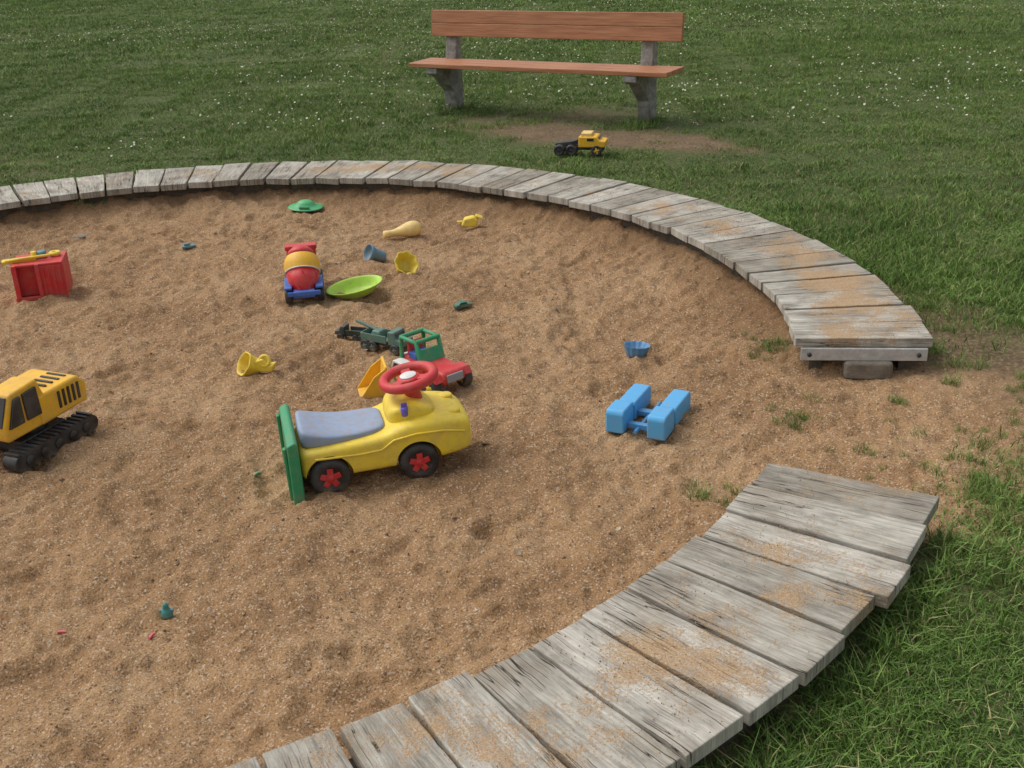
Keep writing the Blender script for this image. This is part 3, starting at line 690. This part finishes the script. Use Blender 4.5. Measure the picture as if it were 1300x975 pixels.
for k in range(1100):
    x=random.uniform(-9,9);y=random.uniform(6.5,22);tx.append(x);ty.append(y);tsc.append(random.uniform(.3,.75))
for k in range(520):
    x=random.uniform(.5,2.6);y=random.uniform(.8,5)
    R,th=polar(np.array(x),np.array(y))
    if R>3.12 and greenness(np.array([x]),np.array([y]))[0]>.3: tx.append(x);ty.append(y);tsc.append(random.uniform(.3,.8))
tx=np.array(tx);ty=np.array(ty);tsc=np.array(tsc)
R,th=polar(tx,ty)
ok=~((R>2.63)&(R<3.06)&(opening(th)<.5))
q=((tx-.75)*.861-(ty-8.05)*.509)/1.2;q2=((tx-.75)*.509+(ty-8.05)*.861)/.3;ok&=(q**2+q2**2)>1
tx,ty,tsc=tx[ok],ty[ok],tsc[ok];tz=hz(tx,ty);n=len(tx)
scatter("grass_tufts",np.stack([tx,ty,tz],1),np.stack([rng.normal(0,.15,n),rng.normal(0,.15,n),rng.random(n)*6.28],1),np.repeat(tsc[:,None],3,1),tall)
# daisies
g=NT("petals");PET=g.fin((.78,.78,.75),.7);g=NT("daisy_eye");EYE=g.fin((.7,.45,.03),.7)
bm=bmesh.new();bmesh.ops.create_circle(bm,cap_ends=True,segments=10,radius=.009)
for k,v in enumerate(bm.verts): v.co*= (1 if k%2 else .75);v.co.z=.002*(k%2)
rr_=bmesh.ops.create_uvsphere(bm,u_segments=6,v_segments=4,radius=.003);vv=set(rr_['verts'])
for f in bm.faces:
    if all(v in vv for v in f.verts): f.material_index=1
me=bpy.data.meshes.new("daisy");bm.to_mesh(me);bm.free();me.materials.append(PET);me.materials.append(EYE)
dc=proto_collection("daisy_head",[me])
dx,dy=samp(22000,-10,12,8.0,24)
k=(fbm(dx*.45,dy*.45,3,60)+.25*((np.abs(dx-.3)<3.5)&(dy<17))>.03)&(rng.random(len(dx))<.6)&(greenness(dx,dy)>.8)
dx,dy=dx[k],dy[k];n=len(dx);dz=hz(dx,dy)+rng.uniform(.035,.055,n)
scatter("daisies",np.stack([dx,dy,dz],1),np.stack([rng.normal(0,.5,n),rng.normal(0,.5,n),rng.random(n)*6],1),np.repeat(rng.uniform(.55,1.2,n)[:,None],3,1),dc)
# pebbles
g=NT("pebble_mat");oi=g.new('ShaderNodeObjectInfo').outputs['Random']
PEB=g.fin(g.ramp(oi,[(0,(.13,.08,.045)),(.3,(.30,.18,.09)),(.6,(.40,.25,.14)),(.85,(.40,.31,.22)),(1,(.54,.47,.38))]),.8)
pm=[]
for s in range(5):
    bm=bmesh.new();bmesh.ops.create_icosphere(bm,subdivisions=1,radius=1)
    for v in bm.verts: v.co=Vector((v.co.x*random.uniform(.8,1.2),v.co.y*random.uniform(.6,1),v.co.z*random.uniform(.4,.7)))
    me=bpy.data.meshes.new("pebble");bm.to_mesh(me);bm.free();me.materials.append(PEB);pm.append(me)
pc=proto_collection("pebble",pm)
ns=32000
px,py=samp(ns,-4.6,2.4,1.2,7.0)
kk=(np.abs(px+.1)<.9+py*.62);s=sandamt(px,py);R,th=polar(px,py)
kk&=((R<2.6)|((opening(th)>.3)&(R<4.5)))&(rng.random(ns)<np.clip(fbm(px*3,py*3,3,70)*2+.4,.1,1))
px,py=px[kk],py[kk];n=len(px);pz=hzf(px,py)
sz=.0013+.0058*rng.random(n)**4
scatter("pebbles",np.stack([px,py,pz+sz*.2],1),rng.random((n,3))*np.array([.6,.6,6.28]),np.repeat(sz[:,None],3,1),pc)
th=rng.uniform(-85,60,16000);R=rng.uniform(2.62,3.06,16000)
x=CX+R*np.cos(np.radians(th));y=CY+R*np.sin(np.radians(th))
k=(~((th>-29.7)&(th<-7.2)))&(rng.random(16000)<np.clip(fbm(x*3.2,y*3.2,4,80)*2.2+.1,0.02,1))
x,y=x[k],y[k];n=len(x);sz=rng.uniform(.0008,.0022,n)
scatter("sand_grains_on_boards",np.stack([x,y,np.full(n,TOP+.003)],1),rng.random((n,3))*6,np.repeat(sz[:,None],3,1),pc)
# leaf and twig litter on the sand
g=NT("dead_leaf");oi=g.new('ShaderNodeObjectInfo').outputs['Random']
LEAF=g.fin(g.ramp(oi,[(0,(.05,.03,.018)),(.5,(.16,.10,.05)),(.8,(.36,.27,.16)),(1,(.5,.42,.30))]),.8)
lm=[]
for s in range(4):
    q=random.Random(s);a=q.uniform(.2,.5)
    vs=[(-1,0,.1),(-.4,a,.0),(.4,a*.8,.15),(1,0,.3),(.4,-a,.05),(-.4,-a*.9,.12),(0,0,-.08)]
    me=bpy.data.meshes.new("leaf");me.from_pydata(vs,[],[(0,1,6),(1,2,6),(2,3,6),(3,4,6),(4,5,6),(5,0,6)]);me.materials.append(LEAF);lm.append(me)
me=bpy.data.meshes.new("twig");me.from_pydata([(-1,-.04,0),(-1,.04,0),(-1,0,.07),(1,-.03,.1),(1,.03,.1),(1,0,.16)],[],[(0,1,2),(3,4,5),(0,1,4,3),(1,2,5,4),(2,0,3,5)]);me.materials.append(LEAF);lm.append(me)
lc=proto_collection("litter_piece",lm)
px,py=samp(700,-4,2.3,1.3,6.6);R,th=polar(px,py);k=(R<2.6)|((opening(th)>.5)&(R<4.3));px,py=px[k],py[k];n=len(px);sz=.005+.016*rng.random(n)**3
scatter("leaf_litter",np.stack([px,py,hzf(px,py)+.003],1),np.stack([rng.normal(0,.15,n),rng.normal(0,.15,n),rng.random(n)*6],1),np.repeat(sz[:,None],3,1),lc)
print("done")
